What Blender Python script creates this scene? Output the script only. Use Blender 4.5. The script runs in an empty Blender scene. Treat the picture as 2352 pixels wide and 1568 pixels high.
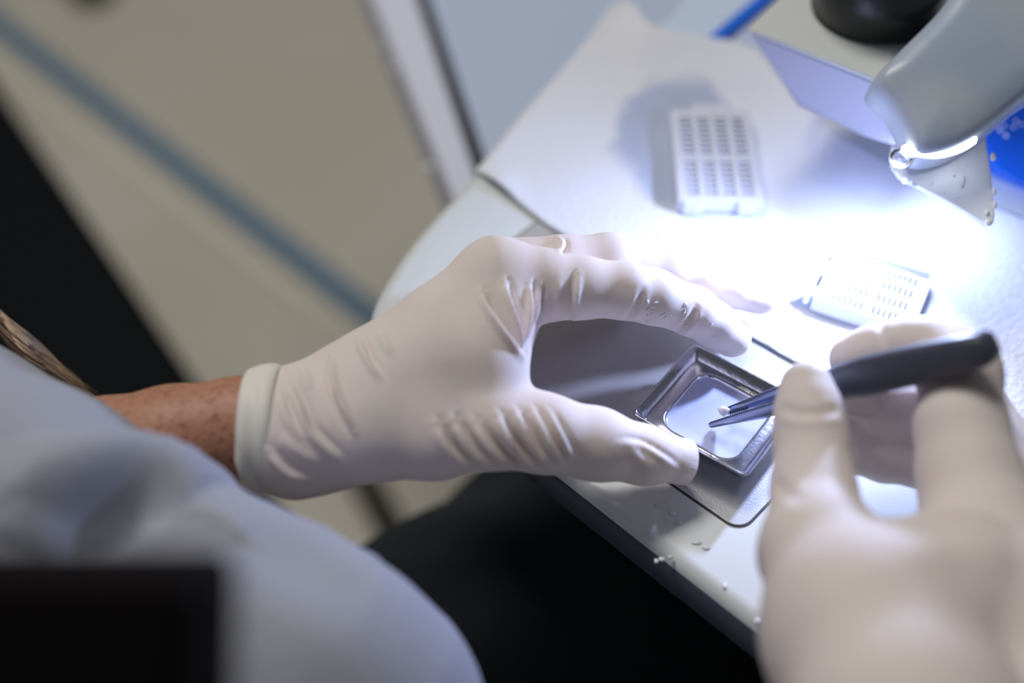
import bpy, bmesh, math, random
import numpy as np
from mathutils import Vector, Matrix, Quaternion
from mathutils.bvhtree import BVHTree

random.seed(7); np.random.seed(7)
scene = bpy.context.scene
COL = scene.collection

# ------------------------------------------------------------------ camera
W_PX, H_PX = 2352, 1568
LENS = 45.0
F = LENS / 36.0 * W_PX                    # focal length in pixels
PITCH = math.radians(48)
FWD = Vector((0, math.cos(PITCH), -math.sin(PITCH)))
RGT = Vector((1, 0, 0))
UPV = Vector((0, math.sin(PITCH), math.cos(PITCH)))

def ray(u, v):
    return FWD + RGT * ((u - W_PX / 2) / F) + UPV * ((H_PX / 2 - v) / F)
CAM = Vector((0, 0, 0.011)) - ray(1640, 935) * 0.385      # the mould is the origin of the scene

def D(u, v, d):                            # point seen at (u, v), d metres deep
    return CAM + ray(u, v) * d
def Z(u, v, z=0.0):                        # point seen at (u, v) on the height z
    r = ray(u, v)
    return CAM + r * ((z - CAM.z) / r.z)

cam = bpy.data.cameras.new('camera')
cam.lens = LENS; cam.sensor_width = 36; cam.clip_start = 0.01; cam.clip_end = 50
cam.dof.use_dof = True; cam.dof.focus_distance = 0.383; cam.dof.aperture_fstop = 3.3
camo = bpy.data.objects.new('camera', cam); COL.objects.link(camo)
camo.location = CAM; camo.rotation_euler = (math.pi / 2 - PITCH, 0, 0)
scene.camera = camo

# ------------------------------------------------------------------ light
world = bpy.data.worlds.new('room_light'); scene.world = world
world.use_nodes = True
world.node_tree.nodes['Background'].inputs[0].default_value = (0.86, 0.90, 1.0, 1)
world.node_tree.nodes['Background'].inputs[1].default_value = 0.09
def area(name, loc, target, size, power, color, size_y=None):
    l = bpy.data.lights.new(name, 'AREA'); l.energy = power; l.color = color
    l.size = size
    if size_y: l.shape = 'RECTANGLE'; l.size_y = size_y
    o = bpy.data.objects.new(name, l); COL.objects.link(o); o.location = loc
    o.rotation_euler = (Vector(target) - Vector(loc)).to_track_quat('-Z', 'Y').to_euler()
    return o
area('ceiling_light', (-0.70, 0.95, 2.15), (-.2, .1, 0), 1.3, 33, (1.0, 0.965, 0.92), 0.6)
vs = scene.view_settings
vs.view_transform = 'Standard'; vs.look = 'None'; vs.gamma = 1; vs.exposure = 0.0
vs.use_curve_mapping = False

# ------------------------------------------------------------------ materials
def mat(name, color, rough=0.5, metal=0.0, sss=0.0, sss_r=(1, .5, .4), sss_scale=0.004, noise=None, bump=None,
        emit=None, trans=0.0, ior=1.45, coat=0.0, spec=0.5):
    m = bpy.data.materials.new(name); m.use_nodes = True
    nt = m.node_tree; b = nt.nodes['Principled BSDF']
    b.inputs['Base Color'].default_value = (*color, 1)
    b.inputs['Roughness'].default_value = rough
    b.inputs['Metallic'].default_value = metal
    b.inputs['IOR'].default_value = ior
    b.inputs['Specular IOR Level'].default_value = spec
    if trans: b.inputs['Transmission Weight'].default_value = trans
    if coat: b.inputs['Coat Weight'].default_value = coat
    if sss:
        b.inputs['Subsurface Weight'].default_value = sss
        b.inputs['Subsurface Radius'].default_value = sss_r
        b.inputs['Subsurface Scale'].default_value = sss_scale
    if emit:
        b.inputs['Emission Color'].default_value = (*emit[0], 1)
        b.inputs['Emission Strength'].default_value = emit[1]
    tc = nt.nodes.new('ShaderNodeTexCoord')
    if noise:                               # (other colour, scale, low, high)
        c2, sc, lo, hi = noise
        n = nt.nodes.new('ShaderNodeTexNoise'); n.inputs['Scale'].default_value = sc
        n.inputs['Detail'].default_value = 5
        r = nt.nodes.new('ShaderNodeValToRGB')
        r.color_ramp.elements[0].position = lo; r.color_ramp.elements[0].color = (*color, 1)
        r.color_ramp.elements[1].position = hi; r.color_ramp.elements[1].color = (*c2, 1)
        nt.links.new(tc.outputs['Object'], n.inputs['Vector'])
        nt.links.new(n.outputs['Fac'], r.inputs['Fac'])
        nt.links.new(r.outputs['Color'], b.inputs['Base Color'])
    if bump:                                # (scale, strength, distance)
        n = nt.nodes.new('ShaderNodeTexNoise'); n.inputs['Scale'].default_value = bump[0]
        n.inputs['Detail'].default_value = 3
        bp = nt.nodes.new('ShaderNodeBump'); bp.inputs['Strength'].default_value = bump[1]
        bp.inputs['Distance'].default_value = bump[2]
        nt.links.new(tc.outputs['Object'], n.inputs['Vector'])
        nt.links.new(n.outputs['Fac'], bp.inputs['Height'])
        nt.links.new(bp.outputs['Normal'], b.inputs['Normal'])
    return m

M = {}
M['glove'] = mat('glove_latex', (0.80, 0.70, 0.665), 0.6, sss=0.25, sss_r=(1, .6, .5), sss_scale=0.003,
                 noise=((0.83, 0.755, 0.71), 45, .35, .7), bump=(900, .08, .0004), spec=.22)
M['cuff'] = mat('cuff_latex', (0.86, 0.83, 0.75), 0.5, sss=0.2, sss_r=(1, .8, .5), sss_scale=0.002, spec=.35)
M['skin'] = mat('forearm_skin', (0.50, 0.245, 0.155), 0.5, sss=0.2, sss_r=(1, .35, .2), sss_scale=0.004,
                noise=((0.30, 0.115, 0.06), 560, .5, .72), bump=(420, .35, .0008))
M['coat'] = mat('coat_cotton', (0.41, 0.425, 0.49), 0.85, noise=((0.38, 0.395, 0.455), 20, .3, .7), spec=.2)
M['trousers'] = mat('trouser_cloth', (0.012, 0.016, 0.02), 0.8, noise=((0.022, 0.028, 0.033), 12, .4, .7), spec=.15)
M['hair'] = mat('hair', (0.42, 0.25, 0.13), 0.45, noise=((0.75, 0.58, 0.42), 60, .4, .6))
M['worktop'] = mat('worktop_plastic', (0.72, 0.77, 0.78), 0.22, noise=((0.75, 0.78, 0.77), 10, .3, .7), spec=.5)
M['trim'] = mat('trim_dark', (0.075, 0.09, 0.13), 0.4)
M['plate'] = mat('plate_metal', (0.52, 0.52, 0.52), 0.34, metal=.6, bump=(1500, .15, .0003))
M['gasket'] = mat('plate_gasket', (0.02, 0.02, 0.025), 0.5)
M['mould'] = mat('mould_steel', (0.60, 0.60, 0.66), 0.2, metal=1.0, bump=(500, .12, .0006))
M['wax'] = mat('molten_wax', (0.50, 0.53, 0.74), 0.08, sss=.2, sss_r=(.6, .7, 1), sss_scale=.003)
M['waxw'] = mat('set_wax', (0.88, 0.90, 0.94), 0.3, sss=.3, sss_r=(.8, .9, 1), sss_scale=.003)
M['forceps'] = mat('forceps_steel', (0.20, 0.24, 0.38), 0.3, metal=.85)
M['grip'] = mat('forceps_grip', (0.065, 0.07, 0.10), 0.42)
M['cassette'] = mat('cassette_plastic', (0.73, 0.75, 0.82), 0.4)
M['floor'] = mat('floor_vinyl', (0.66, 0.625, 0.53), 0.45, noise=((0.60, 0.555, 0.46), 3.0, .35, .7))
M['strip_blue'] = mat('strip_blue', (0.13, 0.23, 0.33), 0.6)
M['strip_cream'] = mat('strip_cream', (0.78, 0.73, 0.60), 0.6)
M['black'] = mat('black_case', (0.004, 0.006, 0.007), 0.7, spec=.1)
M['brown_black'] = mat('dark_cloth', (0.006, 0.0045, 0.005), 0.9, spec=.1)
M['bench_white'] = mat('bench_white', (0.76, 0.78, 0.92), 0.4)
M['bench_grey'] = mat('bench_grey', (0.56, 0.65, 0.84), 0.4)
M['seam'] = mat('bench_seam', (0.015, 0.016, 0.02), 0.6)
M['deck'] = mat('machine_deck', (0.70, 0.73, 0.71), 0.5)
M['head'] = mat('head_plastic', (0.42, 0.50, 0.62), 0.3, noise=((0.50, 0.55, 0.62), 30, .4, .6), bump=(60, .12, .002))
M['blockface'] = mat('block_enamel', (0.56, 0.58, 0.72), 0.4, bump=(120, .25, .002))
M['paleblue'] = mat('pale_blue_panel', (0.66, 0.78, 0.95), 0.4)
M['blue'] = mat('blue_panel', (0.015, 0.17, 0.85), 0.35)
M['knob'] = mat('knob_black', (0.012, 0.014, 0.013), 0.3)
M['lamp'] = mat('led_lens', (1, 1, 1), 0.4, emit=((0.86, 0.91, 1.0), 9.0))
M['tissue'] = mat('tissue_white', (0.75, 0.78, 0.75), 0.5, sss=.3)
M['wall'] = mat('wall_paint', (0.62, 0.62, 0.60), 0.8)

def paper_material():
    m = mat('paper_towel', (0.82, 0.84, 0.90), 0.8, spec=.2)
    nt = m.node_tree; b = nt.nodes['Principled BSDF']
    tc = nt.nodes.new('ShaderNodeTexCoord')
    n1 = nt.nodes.new('ShaderNodeTexNoise'); n1.inputs['Scale'].default_value = 55; n1.inputs['Detail'].default_value = 6
    vor = nt.nodes.new('ShaderNodeTexVoronoi'); vor.inputs['Scale'].default_value = 520
    bp = nt.nodes.new('ShaderNodeBump'); bp.inputs['Strength'].default_value = .55; bp.inputs['Distance'].default_value = .0006
    nt.links.new(tc.outputs['Object'], n1.inputs['Vector']); nt.links.new(tc.outputs['Object'], vor.inputs['Vector'])
    nt.links.new(vor.outputs['Distance'], bp.inputs['Height']); nt.links.new(bp.outputs['Normal'], b.inputs['Normal'])
    # grey-blue oval patch with a noise-broken outline
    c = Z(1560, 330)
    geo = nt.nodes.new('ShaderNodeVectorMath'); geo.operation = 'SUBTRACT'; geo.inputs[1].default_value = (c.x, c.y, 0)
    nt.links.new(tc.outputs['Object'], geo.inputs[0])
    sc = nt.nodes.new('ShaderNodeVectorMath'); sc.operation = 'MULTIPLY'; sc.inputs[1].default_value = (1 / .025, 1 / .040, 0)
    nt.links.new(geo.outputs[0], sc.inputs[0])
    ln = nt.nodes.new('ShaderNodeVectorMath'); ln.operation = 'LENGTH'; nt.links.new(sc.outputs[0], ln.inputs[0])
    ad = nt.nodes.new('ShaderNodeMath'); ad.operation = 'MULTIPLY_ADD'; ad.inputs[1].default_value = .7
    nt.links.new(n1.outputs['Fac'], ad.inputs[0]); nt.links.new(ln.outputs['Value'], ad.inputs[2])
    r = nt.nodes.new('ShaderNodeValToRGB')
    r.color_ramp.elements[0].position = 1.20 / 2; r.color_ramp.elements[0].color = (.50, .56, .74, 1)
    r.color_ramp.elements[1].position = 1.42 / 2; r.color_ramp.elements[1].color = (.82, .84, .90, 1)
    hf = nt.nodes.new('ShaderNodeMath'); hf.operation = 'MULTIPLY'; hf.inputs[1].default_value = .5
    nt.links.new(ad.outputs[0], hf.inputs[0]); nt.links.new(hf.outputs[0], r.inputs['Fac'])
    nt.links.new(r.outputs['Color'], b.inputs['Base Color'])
    return m
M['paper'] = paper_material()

# ------------------------------------------------------------------ helpers
def tag(o, label=None, cat=None, group=None, kind=None):
    if label: o['label'] = label
    if cat: o['category'] = cat
    if group: o['group'] = group
    if kind: o['kind'] = kind
    return o
def empty(name, loc=(0, 0, 0)):
    o = bpy.data.objects.new(name, None); COL.objects.link(o); o.location = loc
    o.empty_display_size = 0.01
    return o
def link(name, me, m, parent=None, smooth=False):
    o = bpy.data.objects.new(name, me); COL.objects.link(o)
    if m is not None: me.materials.append(m)
    if smooth:
        me.polygons.foreach_set('use_smooth', [True] * len(me.polygons))
    if parent is not None:
        o.parent = parent
        o.matrix_parent_inverse = Matrix.Translation(-parent.location)
    return o
def pydata(name, verts, faces, m, parent=None, smooth=False):
    me = bpy.data.meshes.new(name)
    me.from_pydata([tuple(v) for v in verts], [], faces); me.update()
    bm = bmesh.new(); bm.from_mesh(me); bmesh.ops.recalc_face_normals(bm, faces=bm.faces); bm.to_mesh(me); bm.free()
    return link(name, me, m, parent, smooth)
def loft(name, rings, m, parent=None, smooth=True, cap0=False, cap1=False, closed=True):
    n = len(rings[0]); verts = [p for r in rings for p in r]; faces = []
    for i in range(len(rings) - 1):
        for j in range(n if closed else n - 1):
            k = (j + 1) % n
            faces.append((i * n + j, i * n + k, (i + 1) * n + k, (i + 1) * n + j))
    if cap0: faces.append(tuple(range(n))[::-1])
    if cap1: faces.append(tuple(range((len(rings) - 1) * n, len(rings) * n)))
    return pydata(name, verts, faces, m, parent, smooth)
def prism(name, poly, offset, m, parent=None, bevel=0.0, segs=3, smooth=True):
    offset = Vector(offset); n = len(poly)
    verts = [Vector(p) for p in poly] + [Vector(p) + offset for p in poly]
    faces = [tuple(range(n))[::-1], tuple(range(n, 2 * n))]
    faces += [(i, (i + 1) % n, n + (i + 1) % n, n + i) for i in range(n)]
    o = pydata(name, verts, faces, m, parent, False)
    if bevel:
        b = o.modifiers.new('bevel', 'BEVEL'); b.width = bevel; b.segments = segs; b.limit_method = 'ANGLE'
        b.angle_limit = math.radians(40)
        if smooth: o.data.polygons.foreach_set('use_smooth', [True] * len(o.data.polygons)); 
        w = o.modifiers.new('wn', 'WEIGHTED_NORMAL'); w.keep_sharp = False
    return o
def smooth_poly(pts, n=6, closed=False):
    pts = [Vector(p) for p in pts]; out = []
    N = len(pts)
    rng = range(N if closed else N - 1)
    for i in rng:
        if closed: p0, p1, p2, p3 = pts[i - 1], pts[i], pts[(i + 1) % N], pts[(i + 2) % N]
        else: p0, p1, p2, p3 = pts[max(i - 1, 0)], pts[i], pts[i + 1], pts[min(i + 2, N - 1)]
        for k in range(n):
            t = k / n
            out.append(0.5 * ((2 * p1) + (p2 - p0) * t + (2 * p0 - 5 * p1 + 4 * p2 - p3) * t * t + (3 * p1 - p0 - 3 * p2 + p3) * t ** 3))
    if not closed: out.append(pts[-1])
    return out
def tube(name, pts, radii, m, parent=None, seg=10, flat=None):
    pts = [Vector(p) for p in pts]; rings = []
    up = Vector((0, 0, 1))
    for i, p in enumerate(pts):
        t = (pts[min(i + 1, len(pts) - 1)] - pts[max(i - 1, 0)]).normalized()
        a = t.cross(up).normalized(); b = a.cross(t)
        r = radii[i] if hasattr(radii, '__len__') else radii
        rings.append([p + a * math.cos(2 * math.pi * k / seg) * r + b * math.sin(2 * math.pi * k / seg) * r for k in range(seg)])
    return loft(name, rings, m, parent, True, True, True)
def blob(name, c, axes, m, parent=None, jitter=0.0, seed=0):
    bm = bmesh.new(); bmesh.ops.create_icosphere(bm, subdivisions=2, radius=1)
    rnd = random.Random(seed)
    ph = [rnd.uniform(0, 6) for _ in range(3)]
    for v in bm.verts:
        k = 1 + jitter * (math.sin(3 * v.co.x + ph[0]) + math.sin(4 * v.co.y + ph[1]) + math.sin(3.5 * v.co.z + ph[2])) / 3
        v.co = Vector(c) + Vector(axes[0]) * v.co.x * k + Vector(axes[1]) * v.co.y * k + Vector(axes[2]) * v.co.z * k
    me = bpy.data.meshes.new(name); bm.to_mesh(me); bm.free()
    return link(name, me, m, parent, True)
X, Y, ZV = Vector((1, 0, 0)), Vector((0, 1, 0)), Vector((0, 0, 1))

# ------------------------------------------------------------------ sculpting with distance fields
def J(u, v, d, r):                          # a joint: pixel, depth, radius in pixels
    return (np.array(D(u, v, d)), r * d / F)
def cone_d(P, a, b):
    (pa, ra), (pb, rb) = a, b
    ab = pb - pa; L2 = float(ab @ ab) + 1e-12
    t = np.clip(((P - pa) @ ab) / L2, 0, 1)
    q = P - pa - t[:, None] * ab
    return np.sqrt((q * q).sum(1)) - (ra + (rb - ra) * t)
def smin(a, b, k):
    h = np.clip(0.5 + 0.5 * (b - a) / k, 0, 1)
    return b + (a - b) * h - k * h * (1 - h)
def chain(P, joints, k=0.003):
    d = None
    for a, b in zip(joints[:-1], joints[1:]):
        e = cone_d(P, a, b)
        d = e if d is None else smin(d, e, k)
    return d
def field(groups):                          # groups: (joints, blend between its bones, blend to the rest)
    def f(P):
        P = P.astype(np.float64); d = None
        for joints, k1, k2 in groups:
            e = chain(P, joints, k1)
            d = e if d is None else smin(d, e, k2)
        return d
    return f
def grad(f, P, e=2e-4):
    g = np.stack([f(P + np.eye(3)[i] * e) - f(P - np.eye(3)[i] * e) for i in range(3)], 1)
    return g / (np.linalg.norm(g, axis=1)[:, None] + 1e-12)
def sculpt(groups, h, clip=None):
    f = field(groups)
    allj = [j for g in groups for j in g[0]]
    lo = np.min([p - r for p, r in allj], 0) - 3 * h; hi = np.max([p + r for p, r in allj], 0) + 3 * h
    n = np.ceil((hi - lo) / h).astype(int) + 1
    ax = [lo[i] + h * np.arange(n[i]) for i in range(3)]
    # evaluate coarsely first, finely only near the surface
    V = np.full(tuple(n), 1.0)
    st = 4
    cx = [np.arange(0, n[i] + st, st) for i in range(3)]
    gc = np.stack(np.meshgrid(*[lo[i] + h * cx[i] for i in range(3)], indexing='ij'), -1)
    vc = f(gc.reshape(-1, 3)).reshape(gc.shape[:3])
    full = np.repeat(np.repeat(np.repeat(vc, st, 0), st, 1), st, 2)
    full = np.roll(full, (st // 2,) * 3, (0, 1, 2))[:n[0], :n[1], :n[2]]
    near = np.abs(full) < h * st * 2.2
    V = np.where(full < 0, -1.0, 1.0)
    idx = np.argwhere(near)
    P = lo + idx * h
    vals = np.concatenate([f(P[i:i + 200000]) for i in range(0, len(P), 200000)])
    V[idx[:, 0], idx[:, 1], idx[:, 2]] = vals
    if clip is not None: pass
    S = V < 0
    A = np.zeros(np.array(V.shape) - 1, bool); cnt = np.zeros(A.shape, np.int8)
    sh = A.shape
    for dx in (0, 1):
        for dy in (0, 1):
            for dz in (0, 1):
                cnt += S[dx:dx + sh[0], dy:dy + sh[1], dz:dz + sh[2]]
    A = (cnt > 0) & (cnt < 8)
    ci = np.argwhere(A); vid = np.full(sh, -1, np.int64); vid[A] = np.arange(len(ci))
    acc = np.zeros((len(ci), 3)); num = np.zeros(len(ci))
    for axis in range(3):
        o1, o2 = [a for a in range(3) if a != axis]
        for p in (0, 1):
            for q in (0, 1):
                c0 = ci.copy(); c0[:, o1] += p; c0[:, o2] += q
                c1 = c0.copy(); c1[:, axis] += 1
                a = V[c0[:, 0], c0[:, 1], c0[:, 2]]; b = V[c1[:, 0], c1[:, 1], c1[:, 2]]
                x = (a < 0) != (b < 0); t = np.where(x, a / (a - b + 1e-20), 0)
                pt = c0.astype(float); pt[:, axis] += t
                acc[x] += pt[x]; num[x] += 1
    verts = lo + h * acc / np.maximum(num, 1)[:, None]
    quads = []
    for axis in range(3):
        o1, o2 = [(1, 2), (2, 0), (0, 1)][axis]
        sl0 = [slice(None)] * 3; sl1 = [slice(None)] * 3
        sl0[axis] = slice(0, -1); sl1[axis] = slice(1, None)
        diff = S[tuple(sl0)] != S[tuple(sl1)]
        e = np.argwhere(diff)
        ok = (e[:, o1] > 0) & (e[:, o2] > 0) & (e[:, o1] < sh[o1]) & (e[:, o2] < sh[o2])
        e = e[ok]; inside = S[e[:, 0], e[:, 1], e[:, 2]]
        def g(a, b):
            c = e.copy(); c[:, o1] -= a; c[:, o2] -= b
            return vid[c[:, 0], c[:, 1], c[:, 2]]
        q = np.stack([g(1, 1), g(0, 1), g(0, 0), g(1, 0)], 1)
        q[~inside] = q[~inside][:, ::-1]
        quads.append(q)
    quads = np.concatenate(quads)
    for _ in range(2):
        verts = verts - grad(f, verts) * f(verts)[:, None]
    return verts, quads, f
def mesh_np(name, verts, quads):
    me = bpy.data.meshes.new(name)
    me.vertices.add(len(verts)); me.vertices.foreach_set('co', verts.astype(np.float32).ravel())
    me.loops.add(quads.size); me.loops.foreach_set('vertex_index', quads.astype(np.int32).ravel())
    me.polygons.add(len(quads)); me.polygons.foreach_set('loop_start', np.arange(0, quads.size, 4, dtype=np.int32))
    me.update(calc_edges=True); me.validate()
    return me
def refine(me, levels=1):
    o = bpy.data.objects.new('tmp', me); COL.objects.link(o)
    s = o.modifiers.new('s', 'SUBSURF'); s.levels = levels; s.render_levels = levels
    dg = bpy.context.evaluated_depsgraph_get()
    new = bpy.data.meshes.new_from_object(o.evaluated_get(dg))
    bpy.data.objects.remove(o); bpy.data.meshes.remove(me)
    return new
def get_co(me):
    a = np.empty(len(me.vertices) * 3, np.float32); me.vertices.foreach_get('co', a); return a.reshape(-1, 3).astype(float)
def get_no(me):
    a = np.empty(len(me.vertices) * 3, np.float32); me.vertices.foreach_get('normal', a); return a.reshape(-1, 3).astype(float)
def wrinkle(me, creases, gain=1.0):
    """creases: (pixel polyline, height m, width m, kind). Each line is laid on the surface and the
    latex is pushed out along one side of it and drawn in along the other."""
    co = get_co(me); no = get_no(me)
    polys = [tuple(p.vertices) for p in me.polygons]
    bvh = BVHTree.FromPolygons([Vector(c) for c in co], polys)
    disp = np.zeros(len(co))
    for line, a, w, kind in creases:
        pl = smooth_poly([Vector((u, v, 0)) for u, v in line], 5)
        pts = []
        for p in pl:
            dr = ray(p.x, p.y).normalized()
            hit = bvh.ray_cast(CAM, dr)[0]
            if hit is not None: pts.append(np.array(hit))
        if len(pts) < 3: continue
        pts = np.array(pts)
        bb0 = pts.min(0) - 4 * w; bb1 = pts.max(0) + 4 * w
        sel = np.where(((co > bb0) & (co < bb1)).all(1))[0]
        P = co[sel]; N = no[sel]
        best = np.full(len(sel), 1e9); s = np.zeros(len(sel)); tt = np.zeros(len(sel))
        L = np.concatenate([[0], np.cumsum(np.linalg.norm(np.diff(pts, axis=0), axis=1))])
        for i in range(len(pts) - 1):
            ab = pts[i + 1] - pts[i]; l2 = ab @ ab + 1e-12
            t = np.clip(((P - pts[i]) @ ab) / l2, 0, 1)
            q = P - pts[i] - t[:, None] * ab
            dist = np.sqrt((q * q).sum(1))
            side = np.sign(np.einsum('ij,ij->i', np.cross(ab[None], N), q))
            m = dist < best
            best[m] = dist[m]; s[m] = (dist * side)[m]; tt[m] = ((L[i] + t * math.sqrt(l2)) / L[-1])[m]
        taper = np.clip(np.sin(np.pi * np.clip(tt, .02, .98)), 0, 1) ** .6
        if kind == 'fold':
            d = a * (np.exp(-((s - .55 * w) / (.75 * w)) ** 2) - .9 * np.exp(-((s + .55 * w) / (.6 * w)) ** 2))
        elif kind == 'flip':
            d = a * (np.exp(-((s + .55 * w) / (.75 * w)) ** 2) - .9 * np.exp(-((s - .55 * w) / (.6 * w)) ** 2))
        elif kind == 'ridge':
            d = a * np.exp(-(s / w) ** 2)
        else:
            d = -a * np.exp(-(s / w) ** 2) + .35 * a * np.exp(-((np.abs(s) - 1.6 * w) / w) ** 2)
        disp[sel] += d * taper
    co += no * disp[:, None] * gain
    me.vertices.foreach_set('co', co.astype(np.float32).ravel()); me.update()

# ================================================================== THE SETTING
FLOOR = -0.76
pydata('floor', [(-4, -3, FLOOR), (4, -3, FLOOR), (4, 3.2, FLOOR), (-4, 3.2, FLOOR)], [(0, 1, 2, 3)], M['floor'])['kind'] = 'structure'
pydata('wall_back', [(-4, 3.2, FLOOR), (4, 3.2, FLOOR), (4, 3.2, 2), (-4, 3.2, 2)], [(0, 1, 2, 3)], M['wall'])['kind'] = 'structure'
def floor_strip(name, p0, p1, w0, w1, m, z):
    a, b = Z(*p0, FLOOR), Z(*p1, FLOOR); t = (b - a).normalized(); a = a - t * 1.0; b = b + t * 1.0
    n = Vector((-t.y, t.x, 0))
    o = prism(name, [a - n * w0, b - n * w1, b + n * w1, a + n * w0], (0, 0, z), m, None, .002)
    o['kind'] = 'structure'; return o
floor_strip('trim_1', (60, 110), (840, 718), .017, .017, M['strip_blue'], .006)
floor_strip('trim_2', (28, 172), (806, 775), .008, .008, M['strip_cream'], .005)

# ------------------------------------------------------------------ lab bench behind the station
BZ = -0.09
bench = empty('lab_bench', Z(1040, 120, BZ)); tag(bench, 'pale laboratory bench with a dark seam beside the embedding station', 'bench')
t1 = (Z(1032, 432, BZ) - Z(856, 0, BZ)).normalized()
e0 = Z(1032, 432, BZ) - t1 * .9; e1 = Z(1032, 432, BZ) + t1 * .12
s0 = Z(1088, 375, BZ) ; s1 = Z(962, 0, BZ); t2 = (s0 - s1).normalized()
sa = s1 - t2 * .5; sb = s0 + t2 * .12
e0 = Z(856, 0, BZ) - t1 * .5
prism('bench_edge', [e0, e1, sb, sa], (0, 0, -.03), M['bench_white'], bench, .003)
w = X * .0055
prism('seam', [sa + ZV * -.004, sb + ZV * -.004, sb + w * 1.25 - ZV * .004, sa + w - ZV * .004], (0, 0, -.02), M['seam'], bench)
prism('bench_top', [sa + w, sb + w * 1.25, sb + X * 1.2, sa + X * 1.2 ], (0, 0, -.03), M['bench_grey'], bench, .001)
for k, (u, v) in enumerate([(872, 108), (902, 160), (985, 385)]):
    p = Z(u, v, BZ - .004); blob('wax_fleck', p, (X * .0022, Y * .0018, ZV * .002), M['waxw'], bench, .4, k)

# ------------------------------------------------------------------ things on the floor
a, b = Z(-60, 110, -.42), Z(470, 900, -.42); t = (b - a).normalized(); n = Vector((-t.y, t.x, 0))
a = a - t * .05; b = b + t * .15
if n.x > 0: n = -n
case = prism('computer_case', [a, b, b + n * .12, a + n * .12], (0, 0, FLOOR + .42), M['black'], None, .006)
tag(case, 'long black case standing on the beige floor behind the hair and forearm', 'case')
foot = empty('stool_foot', Z(215, -8, FLOOR)); tag(foot, 'small black furniture foot at the far corner of the beige floor', 'furniture foot')
p = Z(215, -10, FLOOR)
loft('caster', [[p + Vector((math.cos(q) * r, math.sin(q) * r, z)) for q in np.linspace(0, 2 * math.pi, 20, endpoint=False)]
     for r, z in ((.028, 0), (.034, .01), (.034, .03), (.024, .045))], M['black'], foot, True, True, True)
tube('stem', [p + ZV * .04, p + ZV * .3 + Vector((-.1, .05, 0))], [.014, .012], M['black'], foot)
p = Z(915, 1245, FLOOR)
leg = tube('chair_leg', [p, p + Vector((-.05, .09, .02)), p + Vector((-.09, .17, .05))], [.016, .016, .014], mat('leg_brown', (.10, .085, .07), .5))
tag(leg, 'brown-grey chair leg on the floor below the glove cuff', 'chair leg')

# ================================================================== EMBEDDING STATION
station = empty('embedding_station', Z(1300, 600, 0))
tag(station, 'embedding station with white worktop, dark front edge and lit dispenser head', 'machine')
out_px = [(2050, 1680), (1777, 1468), (1530, 1276), (1314, 1107), (1100, 940), (960, 832), (893, 785), (858, 752), (849, 725),
          (858, 692), (880, 648), (915, 592), (960, 533), (1020, 467), (1090, 396), (1240, 222), (1400, 40)]
outl = [Z(u, v, 0) for u, v in out_px]
front_dir = (outl[1] - outl[3]).normalized()
outl[0] = outl[1] + front_dir * .35
left_dir = (outl[-1] - outl[-3]).normalized()
outl.append(outl[0] + left_dir * .55)
sm = outl[:3] + [outl[3]] + smooth_poly(outl[4:15], 3) + outl[15:]
c = sum(sm, Vector()) / len(sm)
def inset(poly, dist):
    res = []; N = len(poly)
    for i in range(N):
        e1 = (poly[i] - poly[i - 1]).normalized(); e2 = (poly[(i + 1) % N] - poly[i]).normalized()
        n1 = Vector((-e1.y, e1.x, 0)); n2 = Vector((-e2.y, e2.x, 0)); m = (n1 + n2)
        if m.length < 1e-6: m = n1
        m.normalize(); k = 1 / max(.4, m.dot(n1))
        res.append(poly[i] + m * dist * k)
    return res
sg = 1 if (inset(sm, .005)[1] - c).length < (sm[1] - c).length else -1
def ringz(d, z): return [p + ZV * z for p in inset(sm, sg * d)]
loft('worktop', [ringz(.0002, -.0035), ringz(.0008, -.0018), ringz(.0024, -.0005), ringz(.005, 0)], M['worktop'], station, True, False, True)
loft('front_trim', [ringz(.004, -.018), ringz(.0012, -.0178), ringz(.0005, -.0165), ringz(.0, -.004), ringz(.001, -.0034)], M['trim'], station, True, True, False)

# metal plate let into the worktop
pc = Z(1700, 1216, 0); pl = (Z(1558, 1117, 0) - Z(1679, 1201, 0)).normalized()
pr = Vector((-pl.y, pl.x, 0)); 
if pr.dot(Z(1770, 1130, 0) - pc) < 0: pr = -pr
def rrect(o, a, b, la, lb, r, n=6):
    pts = []
    for cx, cy, st in ((r, r, math.pi), (la - r, r, 1.5 * math.pi), (la - r, lb - r, 0), (r, lb - r, .5 * math.pi)):
        for k in range(n + 1):
            q = st + k / n * math.pi / 2
            pts.append(o + a * (cx + r * math.cos(q)) + b * (cy + r * math.sin(q)))
    return pts
pc = pc - pl * .0006 - pr * .0006
prism('plate_gasket', rrect(pc - (pl + pr) * .0005, pl, pr, .131, .121, .0055), (0, 0, .0003), M['gasket'], station)
prism('cold_plate', rrect(pc, pl, pr, .13, .12, .005), (0, 0, .0006), M['plate'], station, .0002, 2)

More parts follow.
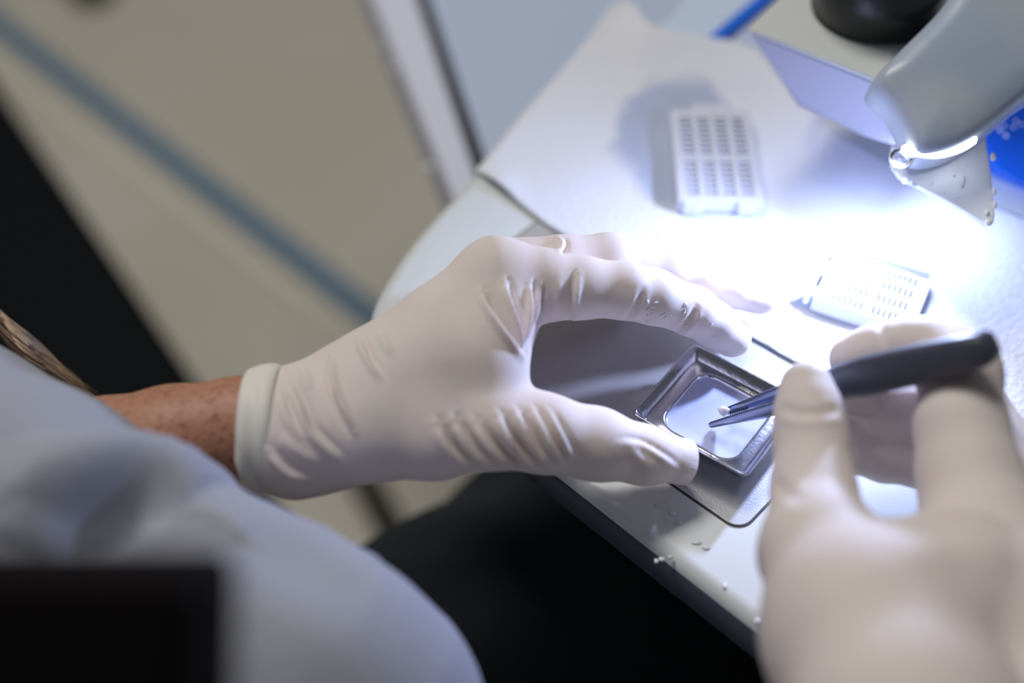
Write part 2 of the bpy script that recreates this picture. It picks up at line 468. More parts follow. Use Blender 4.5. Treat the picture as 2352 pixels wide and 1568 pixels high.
# rear deck, blue edge, block and dispenser head
def DP(pts, d): return [D(u, v, d) for u, v in pts]
dk = .0005
prism('pale_blue_panel', [Z(1485, 108, dk), Z(1610, 112, dk), Z(1800, -40, dk), Z(1615, -60, dk)], (0, 0, -.02), M['paleblue'], station, .001)
prism('blue_edge', [Z(1600, 118, dk), Z(1640, 118, dk), Z(1815, -30, dk), Z(1775, -30, dk)], (0, 0, .003), M['blue'], station, .0008)
prism('rear_ledge', [Z(1640, 118, dk), Z(1760, 150, dk), Z(1900, -30, dk), Z(1815, -30, dk)], (0, 0, -.02), M['bench_grey'], station, .001)
zt = .055
A_, B_ = Z(1722, 78, zt), Z(2012, 192, zt)
dirb = (B_ - A_).normalized(); back = Vector((-dirb.y, dirb.x, 0))
if back.y < 0: back = -back
C_ = B_ + dirb * .025
prism('dispenser_block', [A_, C_, C_ - ZV * .03, D(2105, 345, .425), D(2050, 336, .43), D(1985, 316, .435), D(1830, 246, .445), D(1782, 165, .455)], back * .09, M['blockface'], station, .0012)
prism('deck_cover', [A_ - dirb * .001 - back * .001 + ZV * .0008, C_ - back * .001 + ZV * .0008, C_ + back * .1, A_ - dirb * .001 + back * .1], (0, 0, .002), M['deck'], station, .001)
kc = Z(2010, 20, zt + .003)
kx = .0225
loft('knob', [[kc + Vector((math.cos(q) * r, math.sin(q) * r, z)) for q in np.linspace(0, 2 * math.pi, 40, endpoint=False)]
     for r, z in ((kx * .93, 0), (kx, .0015), (kx, .018), (kx * .96, .02), (kx * .8, .021))], M['knob'], station, True, True, True)
# dispenser head: a rounded tongue reaching towards the camera
hp = [(2108, 346), (2155, 349), (2212, 330), (2275, 290), (2352, 226), (2500, 100), (2520, -160), (2300, -140), (2150, 30), (2052, 128), (2006, 186), (2052, 240), (2086, 300)]
hd = {i: .388 for i in range(len(hp))}
def head_pt(u, v, off=0.0):               # the head's front face leans back towards its top
    return D(u, v, .392 + (345 - v) / 345 * .018 + off)
hl = smooth_poly([head_pt(u, v) for u, v in hp], 4, True)
hc = head_pt(2230, 120)
hn = (hl[0] - hl[20]).cross(hl[10] - hl[30]).normalized()
if hn.dot(FWD) < 0: hn = -hn              # pointing away from the camera
rings = []
for s, o in ((.55, -.0035), (.86, -.0025), (.95, -.0008), (.985, .0012), (1.0, .004), (1.0, .011), (.96, .013)):
    rings.append([hc + (p - hc) * s + hn * o for p in hl])
head = loft('dispenser_head', rings, M['head'], station, True, True, True)
# light strip along the underside of the head
lp = smooth_poly([head_pt(2070, 341, .004), head_pt(2110, 349, .003), head_pt(2155, 352, .003), head_pt(2205, 338, .003), head_pt(2240, 316, .003)], 4)
tube('led_strip', lp, [.0008] + [.0016] * (len(lp) - 2) + [.0008], M['lamp'], head)
# wax-covered splash plate
tri = [(2050, 330), (2048, 375), (2068, 405), (2120, 430), (2180, 462), (2240, 497), (2268, 514), (2283, 512), (2286, 490), (2280, 440), (2276, 390), (2268, 340), (2264, 300), (2150, 325)]
tp = [D(u, v, .409 - (v - 330) / 190 * .009) for u, v in tri]
tn = (tp[3] - tp[0]).cross(tp[9] - tp[0]).normalized()
if tn.dot(FWD) < 0: tn = -tn
splash = prism('splash_plate', tp, tn * .0028, M['waxw'], station, .0006)
rnd = random.Random(3)
for k, (u, v, r, e) in enumerate([(2184, 359, 6, 1.6), (2209, 416, 8, 2.2), (2170, 442, 3, 1), (2192, 403, 3, 1), (2200, 452, 3, 1), (2140, 420, 4, 1),
                                  (2080, 415, 10, .8), (2100, 424, 8, .8), (2052, 388, 6, 1), (2268, 488, 5, 1.4), (2281, 360, 7, 1.6), (2284, 440, 5, 2), (2270, 512, 9, .9), (2285, 470, 5, 2)]):
    d = .409 - (v - 330) / 190 * .009 - .0004
    q = r * d / F
    blob('wax_drop', D(u, v, d), (RGT * q, UPV * q * e, FWD * q * .7), M['waxw'], splash, .2, k)
dr = D(2071, 362, .398)
blob('hanging_drop', dr, (RGT * .0042, UPV * .0036, FWD * .004), mat('clear_wax', (.85, .88, 1), .03, trans=1.0, ior=1.43), head, 0)
# blue side panel
bp = [D(2262, 330, .47), D(2266, 240, .48), D(2352, 150, .49), D(2560, 60, .49), D(2560, 520, .455), D(2352, 420, .46), D(2292, 393, .465)]
bluep = prism('blue_panel', bp, FWD * .02, M['blue'], station, .001)
for k, (u, v, r) in enumerate([(2297, 298, 5), (2311, 311, 5), (2307, 288, 4), (2333, 277, 4), (2328, 292, 4), (2346, 285, 4)]):
    q = r * .465 / F; blob('wax_bead', D(u, v, .4645), (RGT * q, UPV * q, FWD * q * .6), M['waxw'], bluep, 0, k)
FILL_POS = D(2150, 340, .420)  # second light added behind the splash plate to brighten the paper
fill_lamp = area('paper_fill', FILL_POS, Z(2120, 560, 0), .018, .075, (0.50, 0.60, 1.0))
fill_lamp.data.spread = math.radians(180)
rim_lamp = area('rim_lamp', D(2112, 353, .387), D(1600, 780, .385), .008, .26, (0.50, 0.60, 1.0))
rim_lamp.data.shape = 'DISK'
rim_lamp.data.spread = math.radians(166)

# dried wax on the worktop edge
for k, (u, v, r, e) in enumerate([(1518, 1160, 14, .5), (1545, 1178, 12, .6), (1560, 1200, 8, .6), (1600, 1245, 12, .5), (1622, 1258, 10, .5), (1508, 1288, 6, 1), (1520, 1283, 7, .8), (1540, 1279, 9, .6), (1664, 1345, 6, 1), (1740, 1425, 8, 1)]):
    q = r * .36 / F
    o = blob('wax_splash', Z(u, v, .0002), (X * q, Y * q * e, ZV * .0004), M['waxw'], station, .5, k)

# ------------------------------------------------------------------ paper towel
near = [(1093, 398), (1180, 466), (1290, 546), (1500, 662), (1735, 787), (1810, 831), (2000, 935), (2352, 1120), (2700, 1320)]
far = [(1400, 42), (1447, 34), (1500, 92), (1610, 112), (1725, 136), (1830, 250), (2050, 390), (2352, 520), (2700, 700)]
NS, NT = 90, 60
def curve(pts, n):
    sp = smooth_poly([Z(u, v, 0) for u, v in pts], 12); L = [0]
    for a, b in zip(sp[:-1], sp[1:]): L.append(L[-1] + (b - a).length)
    res = []
    for i in range(n):
        s = L[-1] * i / (n - 1)
        j = min(max(np.searchsorted(L, s) - 1, 0), len(sp) - 2)
        res.append(sp[j].lerp(sp[j + 1], (s - L[j]) / max(L[j + 1] - L[j], 1e-9)))
    return res
nc, fc = curve(near, NS), curve(far, NS)
pv, pf = [], []
for i in range(NS):
    for j in range(NT):
        t = j / (NT - 1); s = i / (NS - 1)
        p = nc[i].lerp(fc[i], t)
        z = .0018 + .0004 * math.sin(p.x * 90 + p.y * 40) + .0003 * math.sin(p.y * 160 - p.x * 50)
        z += .0042 * max(0, t - .80) / .20 * (1 if s < .45 else .2)                 # the far edge curls
        z += .0022 * math.exp(-((s - .05) / .035) ** 2) * math.exp(-(t / .08) ** 2)    # the near edge lifts
        pv.append(p + ZV * z)
for i in range(NS - 1):
    for j in range(NT - 1):
        pf.append((i * NT + j, (i + 1) * NT + j, (i + 1) * NT + j + 1, i * NT + j + 1))
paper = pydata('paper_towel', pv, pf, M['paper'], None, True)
so = paper.modifiers.new('thick', 'SOLIDIFY'); so.thickness = .0004; so.offset = -1
tag(paper, 'white embossed paper towel spread over the worktop under the cassettes', 'paper towel')

# ------------------------------------------------------------------ cassettes
def cassette(name, origin, ax, ay, L, Wd, H, cols, blocks, wall, mat_, label, face=0.0, lip=False, tilt=None):
    """origin: a lower corner; ax: long side, ay: short side."""
    root = empty(name, origin); tag(root, label, 'cassette', 'tissue cassettes on the paper towel')
    az = ax.cross(ay).normalized()
    if az.z < 0: az = -az
    bm = bmesh.new()
    def box(x0, x1, y0, y1, z0, z1):
        vs_ = [bm.verts.new(origin + ax * x + ay * y + az * z) for x in (x0, x1) for y in (y0, y1) for z in (z0, z1)]
        for f_ in ((0, 1, 3, 2), (4, 6, 7, 5), (0, 4, 5, 1), (2, 3, 7, 6), (0, 2, 6, 4), (1, 5, 7, 3)):
            bm.faces.new([vs_[i] for i in f_])
    zf0, zf1 = (H * .08, H * .62) if not lip else (H * .25, H)
    # long rails between the slot columns and cross bars between the slots
    y_edges = []; m = .0022; cw = (Wd - 2 * m - (cols - 1) * .0019) / cols
    x_lo = face + .0018
    box(x_lo - .0018, L, 0, m, zf0, zf1); box(x_lo - .0018, L, Wd - m, Wd, zf0, zf1)
    for c_ in range(1, cols):
        y0 = m + c_ * cw + (c_ - 1) * .0019; box(x_lo + .0002, L - .0015, y0, y0 + .0019, zf0 - .0001, zf1 + .00025)
    spans = []; gap = .0024; usable = L - .0026 - x_lo - (len(blocks) - 1) * gap; tot = sum(blocks); x = x_lo
    for bi, nb in enumerate(blocks):
        pitch = usable / tot
        for k in range(nb):
            box(x + pitch * .58, x + pitch, m, Wd - m, zf0, zf1); x += pitch
        if bi < len(blocks) - 1: box(x, x + gap, m, Wd - m, zf0, zf1); x += gap
    box(L - .0026, L, m, Wd - m, zf0, zf1); box(x_lo - .0018, x_lo, m, Wd - m, zf0, zf1)
    bmesh.ops.recalc_face_normals(bm, faces=bm.faces)
    me = bpy.data.meshes.new('slotted_floor'); bm.to_mesh(me); bm.free()
    link('slotted_floor', me, mat_, root)
    # walls
    bm = bmesh.new()
    top = H if not lip else H * .98
    for x0, x1, y0, y1 in ((0 if not face else face, L, -.001, .0003), (0 if not face else face, L, Wd - .0003, Wd + .001), (L - .0003, L + .001, -.001, Wd + .001)):
        box(x0, x1, y0, y1, 0, top)
    if not face: box(-.001, .0003, -.001, Wd + .001, 0, top)
    bmesh.ops.recalc_face_normals(bm, faces=bm.faces)
    me = bpy.data.meshes.new('side_walls'); bm.to_mesh(me); bm.free()
    o = link('side_walls', me, mat_, root); b_ = o.modifiers.new('b', 'BEVEL'); b_.width = .0004; b_.segments = 2
    return root, az
# the cassette lying open side up, beside the right hand
p0 = Z(1812, 690, .0028); pxl = (Z(2003, 755, .0028) - p0).normalized(); pyl = Vector((-pxl.y, pxl.x, 0))
c2, az = cassette('tissue_cassette', p0, pxl, pyl, .0395, .0275, .0062, 4, (8, 6), True, M['cassette'],
                  'white slotted tissue cassette lying beside the fingertips of the right glove', face=.0075)
# writing face with its two long notches
f0 = [p0 + az * .0002, p0 + pyl * .0275 + az * .0002, p0 + pyl * .0275 + pxl * .0052 + az * .0062, p0 + pxl * .0052 + az * .0062]
prism('writing_face', f0, -az * .0002 + pxl * .0012, M['cassette'], c2)
bm = bmesh.new()
def barx(x0, x1, y0, y1, z0, z1):
    vs_ = [bm.verts.new(p0 + pxl * x + pyl * y + az * z) for x in (x0, x1) for y in (y0, y1) for z in (z0, z1)]
    for f_ in ((0, 1, 3, 2), (4, 6, 7, 5), (0, 4, 5, 1), (2, 3, 7, 6), (0, 2, 6, 4), (1, 5, 7, 3)): bm.faces.new([vs_[i] for i in f_])
barx(.0052, .0064, 0, .0275, .005, .0062); barx(.0064, .0078, 0, .004, .005, .0062); barx(.0064, .0078, .0105, .017, .005, .0062); barx(.0064, .0078, .0235, .0275, .005, .0062); barx(.0078, .0096, 0, .0275, .003, .0062)
bmesh.ops.recalc_face_normals(bm, faces=bm.faces)
me = bpy.data.meshes.new('notch_bar'); bm.to_mesh(me); bm.free(); link('notch_bar', me, M['cassette'], c2)
# the cassette lying back side up further off
p1 = Z(1560, 482, .0028); ly = (Z(1541, 282, .0028) - p1).normalized(); lx = Vector((ly.y, -ly.x, 0))
if lx.x < 0: lx = -lx
Ls = (Z(1541, 282, .0028) - p1).length; Ws = .0285
c1, az1 = cassette('tissue_cassette', p1, ly, lx, Ls, Ws, .0058, 4, (7, 8), True, M['cassette'],
                   'white slotted tissue cassette lying alone on the grey-blue patch of paper further back', lip=True)
q0 = p1 + ly * Ls + lx * .0065
prism('clip_tab', [q0 + az1 * .004, q0 + ly * .0035 + lx * .001 + az1 * .004, q0 + ly * .0045 + lx * .003 + az1 * .004, q0 + ly * .0045 + lx * .014 + az1 * .004, q0 + ly * .003 + lx * .0165 + az1 * .004, q0 + lx * .0175 + az1 * .004], az1 * .0018, M['cassette'], c1, .0003)
prism('foot', [p1, p1 + lx * .0085, p1 + lx * .007 - ly * .0024, p1 + lx * .001 - ly * .0024], az1 * .0055, M['cassette'], c1, .0003)
prism('foot', [p1 + lx * .0195, p1 + lx * .0275, p1 + lx * .0265 - ly * .0026, p1 + lx * .0205 - ly * .0026], az1 * .0055, M['cassette'], c1, .0003)

# ------------------------------------------------------------------ base mould with molten wax
RZ = .0112
cl, cb, ct = Z(1449, 950, RZ), Z(1714, 1098, RZ), Z(1594, 788, RZ)
mu = (cb - cl); mL = mu.length; mu.normalize()
mv = Vector((-mu.y, mu.x, 0)); mW = (ct - cl).dot(mv)
mc = cl + mu * mL / 2 + mv * mW / 2; mc.z = 0
mould = empty('base_mould', Vector((mc.x, mc.y, .0007))); tag(mould, 'shiny square-cornered metal embedding mould held between thumb and index finger', 'mould')
def rr(hw, hh, r, z, n=7, off=(0, 0)):
    pts = []
    for sx, sy, st in ((1, 1, 0), (-1, 1, .5 * math.pi), (-1, -1, math.pi), (1, -1, 1.5 * math.pi)):
        for k in range(n + 1):
            q = st + k / n * math.pi / 2
            pts.append(mc + mu * (sx * (hw - r) + r * math.cos(q) + off[0]) + mv * (sy * (hh - r) + r * math.sin(q) + off[1]) + ZV * z)
    return pts
hw, hh = mL / 2, mW / 2
ww, wh = hw * .65, hh * .73
prof = [(hw - .0035, hh - .0035, .001, .0058), (hw - .0022, hh - .0022, .0014, .0064), (hw - .0004, hh - .0004, .002, .0105), (hw, hh, .002, RZ), (hw - .0003, hh - .0003, .002, RZ + .0003), (hw - .0008, hh - .0008, .0018, RZ + .0001),
        (hw - .0014, hh - .0014, .0016, RZ - .0012), (hw - .0019, hh - .0019, .0015, RZ - .0014), (hw - .0024, hh - .0024, .0014, RZ - .0034), (hw - .0032, hh - .0032, .0012, RZ - .0039)]
loft('rim', [rr(a_, b_, r_, z_) for a_, b_, r_, z_ in prof], M['mould'], mould)
zs = RZ - .0039
prof = [(hw - .0032, hh - .0032, .0012, zs), (ww + .0012, wh + .0012, .0066, zs), (ww + .0006, wh + .0006, .006, zs + .0003), (ww, wh, .0055, zs), (ww - .0005, wh - .0005, .005, zs - .001), (ww - .0012, wh - .0012, .0045, .002), (ww - .003, wh - .003, .003, .0009)]
loft('well', [rr(a_, b_, r_, z_) for a_, b_, r_, z_ in prof], M['mould'], mould, cap1=True)
rg = [rr(ww - .0002, wh - .0002, .0053, zs - .0007)]
for k in (.93, .6, .3): rg.append(rr((ww - .0002) * k, (wh - .0002) * k, .0053 * k, zs - .0013))
waxo = loft('molten_wax', rg, M['wax'], None, True, False, True)
tag(waxo, 'milky lavender molten wax filling the well of the metal mould', 'wax', kind='stuff')
fr = blob('tissue_piece', D(1662, 943, .3815), (RGT * .0018, UPV * .0014, FWD * .001), M['tissue'], None, .5, 4)
tag(fr, 'small pale tissue piece held at the forceps tips above the wax', 'tissue')

# ------------------------------------------------------------------ forceps
tipd = .3815
fz = empty('forceps', D(1630, 975, tipd)); tag(fz, 'dark grey steel forceps held in the right glove over the mould', 'forceps')
def blade(name, pts, m, parent):
    """pts: (u, v, depth, half height px, half thickness m)"""
    rings = []
    P_ = [D(u, v, d) for u, v, d, _, _ in pts]
    for i, (u, v, d, hpx, th) in enumerate(pts):
        t = (P_[min(i + 1, len(P_) - 1)] - P_[max(i - 1, 0)]).normalized()
        a_ = t.cross(FWD).normalized(); b_ = a_.cross(t).normalized()
        hh_ = hpx * d / F; ring = []
        for k in range(16):
            q = 2 * math.pi * k / 16; cx, cy = math.cos(q), math.sin(q)
            ex = math.copysign(abs(cx) ** .55, cx); ey = math.copysign(abs(cy) ** .55, cy)
            ring.append(P_[i] + a_ * ex * hh_ + b_ * ey * th)
        rings.append(ring)
    return loft(name, rings, m, parent, True, True, True)
blade('lower_arm', [(1628, 976, tipd, 4, .0006), (1634, 975, tipd, 7, .0009), (1700, 958, .374, 12, .0011), (1780, 938, .365, 17, .0013), (1850, 915, .356, 20, .0015), (1940, 888, .345, 27, .0018), (2040, 862, .336, 30, .002)], M['forceps'], fz)
up = blade('upper_arm', [(1666, 946, .385, 5, .0006), (1672, 943, .3845, 9, .0009), (1730, 923, .377, 12, .0011), (1800, 897, .368, 16, .0013), (1870, 880, .359, 22, .0015), (1950, 862, .348, 30, .0018), (2040, 845, .340, 32, .002)], M['forceps'], fz)
for k in range(10):                          # serrations on the upper tip
    u = 1676 + k * 4.2; v = 950 - k * 1.45; d = .3837 - k * .00055
    q = D(u, v, d); blade('serration', [(u - .5, v - 7, d - .0006, 1.0, .0004), (u + 2.5, v + 6, d - .0006, 1.0, .0004)], M['grip'], up)
blade('handle', [(1915, 880, .3465, 34, .0032), (1935, 875, .3455, 40, .0042), (2000, 860, .339, 46, .005), (2100, 838, .330, 47, .0054), (2200, 815, .3225, 45, .0052), (2262, 799, .3175, 40, .0046), (2280, 793, .316, 30, .0036), (2286, 791, .3155, 12, .002)], M['grip'], fz)

# ================================================================== THE PERSON
person = empty('person', D(200, 1450, .40)); tag(person, 'person in white lab coat and pale latex gloves bending over the mould', 'person')

# --- left glove
LT = [J(560, 985, .357, 122), J(680, 1010, .356, 132), J(850, 995, .354, 110), J(1000, 1002, .353, 97), J(1130, 988, .353, 88), J(1250, 995, .356, 89), J(1370, 1020, .361, 82), J(1480, 1045, .366, 66), J(1545, 1056, .3695, 54)]
DOR = [J(600, 970, .359, 112), J(690, 940, .360, 100), J(880, 842, .364, 94), J(1010, 745, .366, 92), J(1140, 642, .371, 94)]
WEB = [J(860, 910, .358, 110), J(1000, 850, .359, 105), J(1098, 828, .361, 102)]
WEB2 = [J(1098, 828, .361, 98), J(1150, 720, .366, 92)]
IDX = [J(1140, 642, .371, 94), J(1250, 655, .372, 82), J(1330, 660, .373, 71), J(1437, 667, .3755, 64), J(1500, 681, .3785, 62), J(1592, 714, .3855, 56), J(1640, 745, .391, 51), J(1682, 777, .396, 44)]
MID = [J(1150, 625, .386, 80), J(1290, 605, .387, 63), J(1400, 598, .390, 61), J(1530, 603, .397, 61), J(1610, 625, .402, 57), J(1680, 653, .407, 53), J(1745, 680, .4115, 44)]
RNG = [J(1130, 660, .398, 66), J(1290, 612, .402, 58), J(1430, 592, .409, 52), J(1540, 610, .416, 47), J(1600, 630, .420, 42)]
PNK = [J(1105, 715, .405, 56), J(1220, 645, .410, 50), J(1330, 642, .415, 46), J(1420, 655, .419, 40)]
PALM = [J(640, 985, .372, 120), J(860, 880, .383, 92), J(1060, 745, .393, 78)]
THEN = [J(760, 1010, .362, 105), J(930, 930, .375, 100), J(1060, 800, .385, 85)]
v_, q_, f_ = sculpt([(LT, .003, .01), (DOR, .003, .006), (WEB, .003, .012), (WEB2, .003, .007), (PALM, .003, .006), (THEN, .003, .006), (IDX, .0025, .004), (MID, .0025, .0015), (RNG, .0025, .0015), (PNK, .0025, .0015)], .0012)
# open end at the wrist, under the cuff
q_ = q_[(v_[q_] @ np.array(RGT)).min(1) > D(612, 985, .357).x]      # open end at the wrist, under the cuff
me = refine(mesh_np('glove', v_, q_), 1)
def thumb_shape(me):
    """flat nail and a squared latex end on the thumb"""
    co = get_co(me); no = get_no(me)
    tip = np.array(D(1545, 1056, .3695)); prev = np.array(D(1480, 1045, .366)); ax = tip - prev; ax /= np.linalg.norm(ax)
    end = np.array(D(1592, 1064, .3705))
    s = (co - tip) @ ax; rad = np.linalg.norm(co - tip - s[:, None] * ax, axis=1)
    smax = (end - tip) @ ax
    m = (s > -.002) & (rad < .012) & (s < .02)
    # stretch the rounded end out to a blunt one
    r = np.clip(rad[m] / .0066, 0, 1)
    cap = np.sqrt(np.clip(1 - r ** 2, 0, 1)) * .0066
    target = smax * (1 - .25 * r ** 4)
    t = np.clip((s[m] + .002) / .006, 0, 1)
    want = np.where(s[m] > 0, np.maximum(s[m], target * np.clip(s[m] / np.maximum(cap, 1e-4), 0, 1)), s[m])
    co[m] += (want - s[m])[:, None] * ax[None]
    me.vertices.foreach_set('co', co.astype(np.float32).ravel()); me.update()
thumb_shape(me)
CR = [
 ([(828, 776), (838, 800), (852, 830), (877, 866)], .0007, .0012, 'fold'),
 ([(757, 822), (757, 857), (768, 902), (783, 940), (806, 990)], .0011, .0014, 'flip'),
 ([(668, 880), (694, 933), (714, 982), (750, 1020), (785, 1052)], .0008, .0018, 'fold'),
 ([(648, 900), (668, 960), (700, 1010)], .0006, .0016, 'fold'),
 ([(625, 1036), (668, 1080), (725, 1092)], .0007, .0018, 'fold'),
 ([(640, 1000), (690, 1040), (740, 1070)], .0005, .0018, 'ridge'),
 ([(690, 838), (705, 870), (712, 900)], .0005, .0014, 'ridge'),
 ([(870, 760), (885, 790), (900, 815)], .0004, .0012, 'ridge'),
 ([(1010, 975), (1040, 1030), (1075, 1060), (1120, 1072)], .0009, .0021, 'fold'),
 ([(1050, 968), (1085, 1025), (1115, 1055), (1160, 1072)], .0010, .0020, 'fold'),
 ([(1098, 970), (1130, 1020), (1160, 1052), (1205, 1074)], .0010, .0019, 'fold'),
 ([(1150, 955), (1178, 1010), (1205, 1048), (1245, 1074)], .0010, .0018, 'fold'),
 ([(1190, 945), (1218, 995), (1240, 1035), (1272, 1070)], .0009, .0017, 'fold'),
 ([(1228, 940), (1255, 985), (1275, 1025), (1300, 1065)], .0008, .0016, 'fold'),
 ([(1265, 945), (1288, 985), (1305, 1020), (1322, 1055)], .0005, .0016, 'fold'),
 ([(1112, 670), (1130, 712), (1158, 758), (1200, 812)], .0010, .0016, 'fold'),
 ([(1165, 650), (1178, 700), (1192, 755), (1205, 806)], .0011, .0015, 'fold'),
 ([(1222, 655), (1219, 700), (1213, 750), (1210, 785)], .0010, .0014, 'fold'),
 ([(1245, 660), (1238, 700), (1228, 745)], .0006, .0013, 'fold'),
 ([(1285, 640), (1282, 690), (1276, 740)], .0004, .0014, 'ridge'),
 ([(1324, 630), (1320, 665), (1317, 700), (1316, 740)], .0006, .0014, 'flip'),
 ([(1476, 668), (1466, 695), (1452, 718), (1438, 735)], .0005, .0012, 'crease'),
 ([(1598, 706), (1588, 728), (1572, 748), (1556, 764)], .0006, .0012, 'crease'),
 ([(1290, 545), (1297, 560), (1288, 580)], .0004, .0012, 'fold'),
 ([(1428, 1012), (1470, 1016), (1520, 1044), (1556, 1070)], .0003, .0015, 'fold'),
 ([(1440, 1020), (1470, 1055), (1510, 1085)], .0004, .0018, 'ridge'),
]
wrinkle(me, CR, 2.2)
glove_l = link('glove', me, M['glove'], person, True); glove_l['label'] = 'left latex glove gripping the mould with bunched creases'
# little shreds of wax on the index finger
bvh = BVHTree.FromPolygons([v.co.copy() for v in me.vertices], [tuple(p.vertices) for p in me.polygons])
rnd = random.Random(11)
for k in range(26):
    if k < 18: u, v = rnd.uniform(1478, 1575), rnd.uniform(690, 748)
    else: u, v = rnd.uniform(1440, 1660), rnd.uniform(660, 800)
    h = bvh.ray_cast(CAM, ray(u, v).normalized())
    if h[0] is None: continue
    n = h[1]; q = rnd.uniform(.0002, .0006); t = n.cross(Vector((rnd.uniform(-1, 1), rnd.uniform(-1, 1), rnd.uniform(-1, 1)))).normalized()
    blob('wax_shred', h[0], (t * q * 1.6, n.cross(t) * q * .6, n * .0003), M['waxw'], glove_l, .5, k)

# cuff of the left glove: a turned-back double edge
def ring_on(u, d, cy, r, tiltx=0.0, n=64, wob=0.0, ph=0.0, flat=.93):
    c_ = D(u, cy, d); rr_ = r * d / F; out = []
    for k in range(n):
        q = 2 * math.pi * k / n
        r2 = rr_ * (1 + wob * math.sin(3 * q + ph) + wob * .6 * math.sin(5 * q + 2 * ph))
        out.append(c_ + UPV * math.cos(q) * r2 + FWD * math.sin(q) * r2 * flat + RGT * tiltx * math.cos(q) * rr_)
    return out
cuff = loft('cuff', [ring_on(u, .357, cy, r, tl, wob=w_, ph=p_) for u, cy, r, tl, w_, p_ in
     ((580, 985, 128, .00, .0, 0), (570, 985, 132, .02, .004, 0), (567, 985, 136, .03, .006, .3), (571, 985, 139, .03, .008, .5), (588, 985, 146, .05, .010, .8), (612, 986, 151, .05, .012, 1.2), (632, 988, 152, .04, .012, 1.3), (641, 990, 149, .03, .010, 1.3), (644, 990, 143, .03, .008, 1.3), (636, 990, 138, .02, .0, 0))],
     M['cuff'], glove_l, True)
cuff['label'] = 'cream turned-back glove cuff'
me = cuff.data
cuff2 = refine(me.copy(), 1)
wrinkle(cuff2, [([(575, 850), (570, 920), (566, 1000), (572, 1080), (590, 1150)], .0006, .0022, 'fold'), ([(548, 1040), (570, 1090), (620, 1150)], .0009, .0018, 'fold'), ([(600, 850), (606, 930), (600, 1010)], .0005, .002, 'ridge')])
cuff.data = cuff2
cuff.data.polygons.foreach_set('use_smooth', [True] * len(cuff.data.polygons))

# --- right glove
RT = [J(1852, 890, .3375, 62), J(1858, 950, .334, 73), J(1864, 1010, .331, 80), J(1868, 1120, .323, 92), J(1885, 1270, .307, 138), J(1990, 1460, .287, 222), J(2090, 1680, .265, 262), J(2220, 2050, .245, 300)]
RI = [J(2345, 1480, .295, 230), J(2262, 1240, .313, 145), J(2225, 1090, .322, 112), J(2208, 980, .328, 100), J(2205, 865, .3375, 88), J(2200, 845, .3405, 84)]
RI2 = [J(2200, 845, .3405, 84), J(2150, 806, .346, 76), J(2090, 800, .349, 70), J(2010, 812, .354, 64), J(1958, 824, .358, 54)]
RP = [J(1990, 1460, .287, 222), J(2180, 1380, .294, 195), J(2345, 1480, .295, 230), J(2500, 1700, .28, 300)]
RK = [J(2345, 1480, .310, 220), J(2330, 1180, .333, 120), J(2240, 980, .346, 70)]
RM = [J(2330, 1100, .345, 110), J(2250, 940, .358, 60), J(2120, 925, .362, 46), J(2030, 920, .362, 44), J(1960, 915, .358, 42)]
RR = [J(2330, 1180, .345, 110), J(2240, 1010, .356, 56), J(2110, 1000, .360, 44), J(2020, 994, .361, 43), J(1955, 990, .357, 40)]
RL = [J(2330, 1260, .345, 110), J(2230, 1090, .355, 52), J(2110, 1076, .358, 40), J(2030, 1064, .359, 39), J(1965, 1055, .356, 36)]
v_, q_, f_ = sculpt([(RT, .004, .01), (RP, .006, .008), (RI, .004, .006), (RI2, .003, .004), (RK, .005, .004), (RM, .004, .0016), (RR, .004, .0016), (RL, .004, .0016)], .0016)
me = refine(mesh_np('glove', v_, q_), 1)
wrinkle(me, [
 ([(1790, 935), (1850, 950), (1930, 940)], .0006, .0014, 'crease'),
 ([(1790, 960), (1850, 972), (1930, 962)], .0004, .0014, 'ridge'),
 ([(1778, 1100), (1800, 1125), (1840, 1150)], .0007, .0018, 'crease'),
 ([(2020, 740), (2028, 770), (2030, 800)], .0006, .0014, 'crease'),
 ([(2100, 1215), (2200, 1190), (2310, 1230)], .0012, .004, 'crease'),
 ([(2060, 1290), (2180, 1260), (2330, 1290)], .0010, .005, 'ridge'),
 ([(2000, 900), (2010, 930), (2008, 955)], .0006, .0012, 'fold'),
 ([(1990, 975), (2006, 1000), (1998, 1035)], .0006, .0012, 'fold'),
])
glove_r = link('glove', me, M['glove'], person, True); glove_r['label'] = 'right latex glove pinching the forceps'

# --- bare forearm and the arm inside the sleeve: one skin surface
ARM = [J(700, 985, .357, 90), J(600, 985, .357, 110), J(545, 987, .357, 117), J(400, 1018, .356, 130), J(240, 1062, .357, 146), J(-40, 1150, .365, 165), J(-300, 1240, .38, 165), J(-330, 1500, .40, 190)]
v_, q_, f_ = sculpt([(ARM, .004, .01)], .0025)
body = link('body', refine(mesh_np('body', v_, q_), 1), M['skin'], person, True)
body['label'] = 'bare freckled forearm'

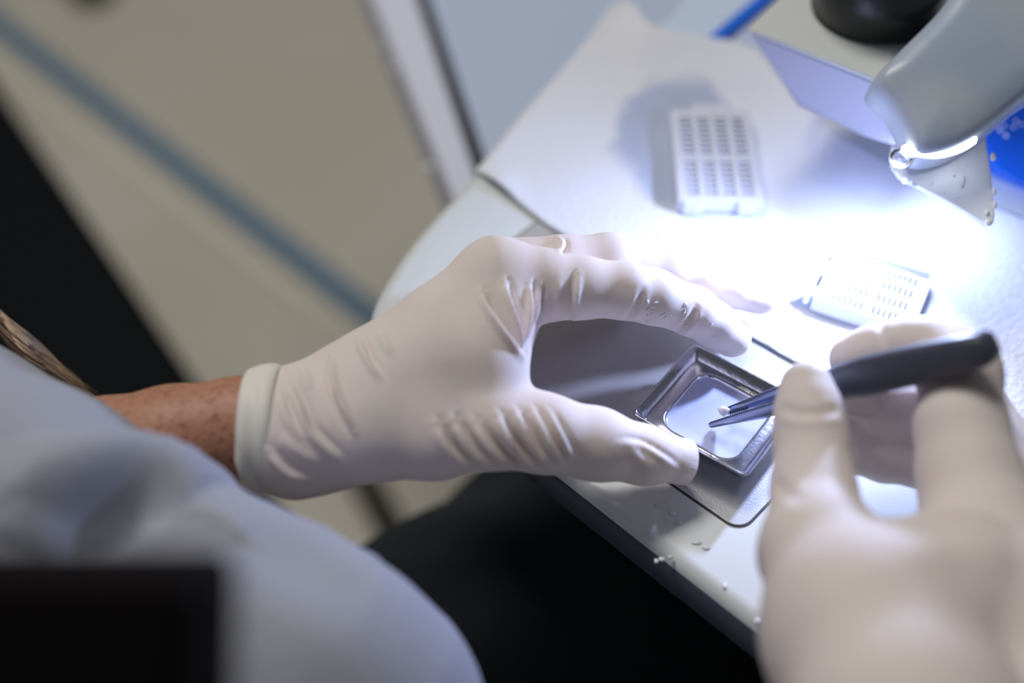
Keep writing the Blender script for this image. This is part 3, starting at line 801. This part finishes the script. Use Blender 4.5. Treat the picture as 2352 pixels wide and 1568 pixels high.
# --- lab coat: sleeve and chest
def off(u, v, r):                          # centre of a roll whose edge touches (u, v)
    return (u - .492 * r, v + .871 * r)
def K(u, v, d, r):
    x, y = off(u, v, r); return J(x, y, d, r)
SL = [K(-260, 650, .350, 330), K(0, 815, .342, 340), K(200, 925, .332, 345), K(450, 1085, .320, 350), K(700, 1212, .308, 320), K(850, 1290, .300, 280)]
CH = [J(560, 1500, .305, 260), J(735, 1690, .31, 368), J(760, 1900, .32, 420)]
CH2 = [J(-250, 1450, .345, 420), J(250, 1600, .315, 400), J(620, 1750, .31, 400)]
v_, q_, f_ = sculpt([(SL, .006, .02), (CH, .01, .010), (CH2, .01, .012)], .0026)
me = refine(mesh_np('lab_coat', v_, q_), 1)
wrinkle(me, [
 ([(90, 1290), (150, 1200), (240, 1145), (340, 1125), (430, 1170)], .011, .014, 'flip'),
 ([(30, 1010), (60, 1090), (40, 1200)], .004, .010, 'ridge'),
 ([(560, 1200), (700, 1290), (860, 1390)], .003, .012, 'crease'),
 ([(300, 960), (420, 1040), (520, 1110)], .002, .010, 'ridge'),
])
coat = link('lab_coat', me, M['coat'], person, True); coat['label'] = 'white cotton lab coat'

# --- trousers
TH = [J(1560, 1000, .72, 270), J(1340, 1330, .60, 325), J(1080, 1570, .52, 375), J(850, 1800, .47, 430)]
TH2 = [J(2100, 1350, .70, 330), J(1830, 1680, .58, 400), J(1500, 2000, .50, 450)]
v_, q_, f_ = sculpt([(TH, .02, .03), (TH2, .02, .03)], .005)
tro = link('trousers', refine(mesh_np('trousers', v_, q_), 1), M['trousers'], person, True); tro['label'] = 'black trousers below the worktop'

# --- hair hanging over the shoulder
hb = bmesh.new()
rnd = random.Random(5)
verts, faces = [], []
for k in range(260):
    o = rnd.gauss(0, 1); s = rnd.random(); dd = .41 + rnd.uniform(-.008, .012)
    end = .55 + .45 * rnd.random()
    pts = smooth_poly([D(-260 + o * 24, 510 + o * 26, dd + .02), D(-110 + o * 22, 635 + o * 26, dd + .01), D(0 + o * 14, 745 + o * 24, dd), D(100 + o * 9 + rnd.gauss(0, 6), 822 + o * 17, dd), D(75 + 140 * end + o * 6 + rnd.gauss(0, 8), 795 + 122 * end + o * 10, dd)], 4)
    n0 = len(verts)
    for i, p in enumerate(pts):
        r = .0004 * (1 - .75 * i / (len(pts) - 1))
        for q in range(3):
            verts.append(p + RGT * math.cos(q * 2.094) * r + UPV * math.sin(q * 2.094) * r)
    for i in range(len(pts) - 1):
        for q in range(3):
            faces.append((n0 + 3 * i + q, n0 + 3 * i + (q + 1) % 3, n0 + 3 * i + 3 + (q + 1) % 3, n0 + 3 * i + 3 + q))
me = bpy.data.meshes.new('hair'); me.from_pydata([tuple(v) for v in verts], [], faces); me.update()
hair = link('hair', me, M['hair'], person, True); hair['label'] = 'light brown hair hanging by the shoulder'; hair['kind'] = 'stuff'

# ------------------------------------------------------------------ dark thing close to the lens
fp = [D(u, v, .16) for u, v in [(-500, 1325), (415, 1325), (450, 1345), (455, 1400), (445, 2000), (-500, 2000)]]
dark = prism('dark_bag', fp, FWD * .025, M['brown_black'], None, .004)
tag(dark, 'blurred dark brown squarish bag close up in front of the lab coat', 'bag')
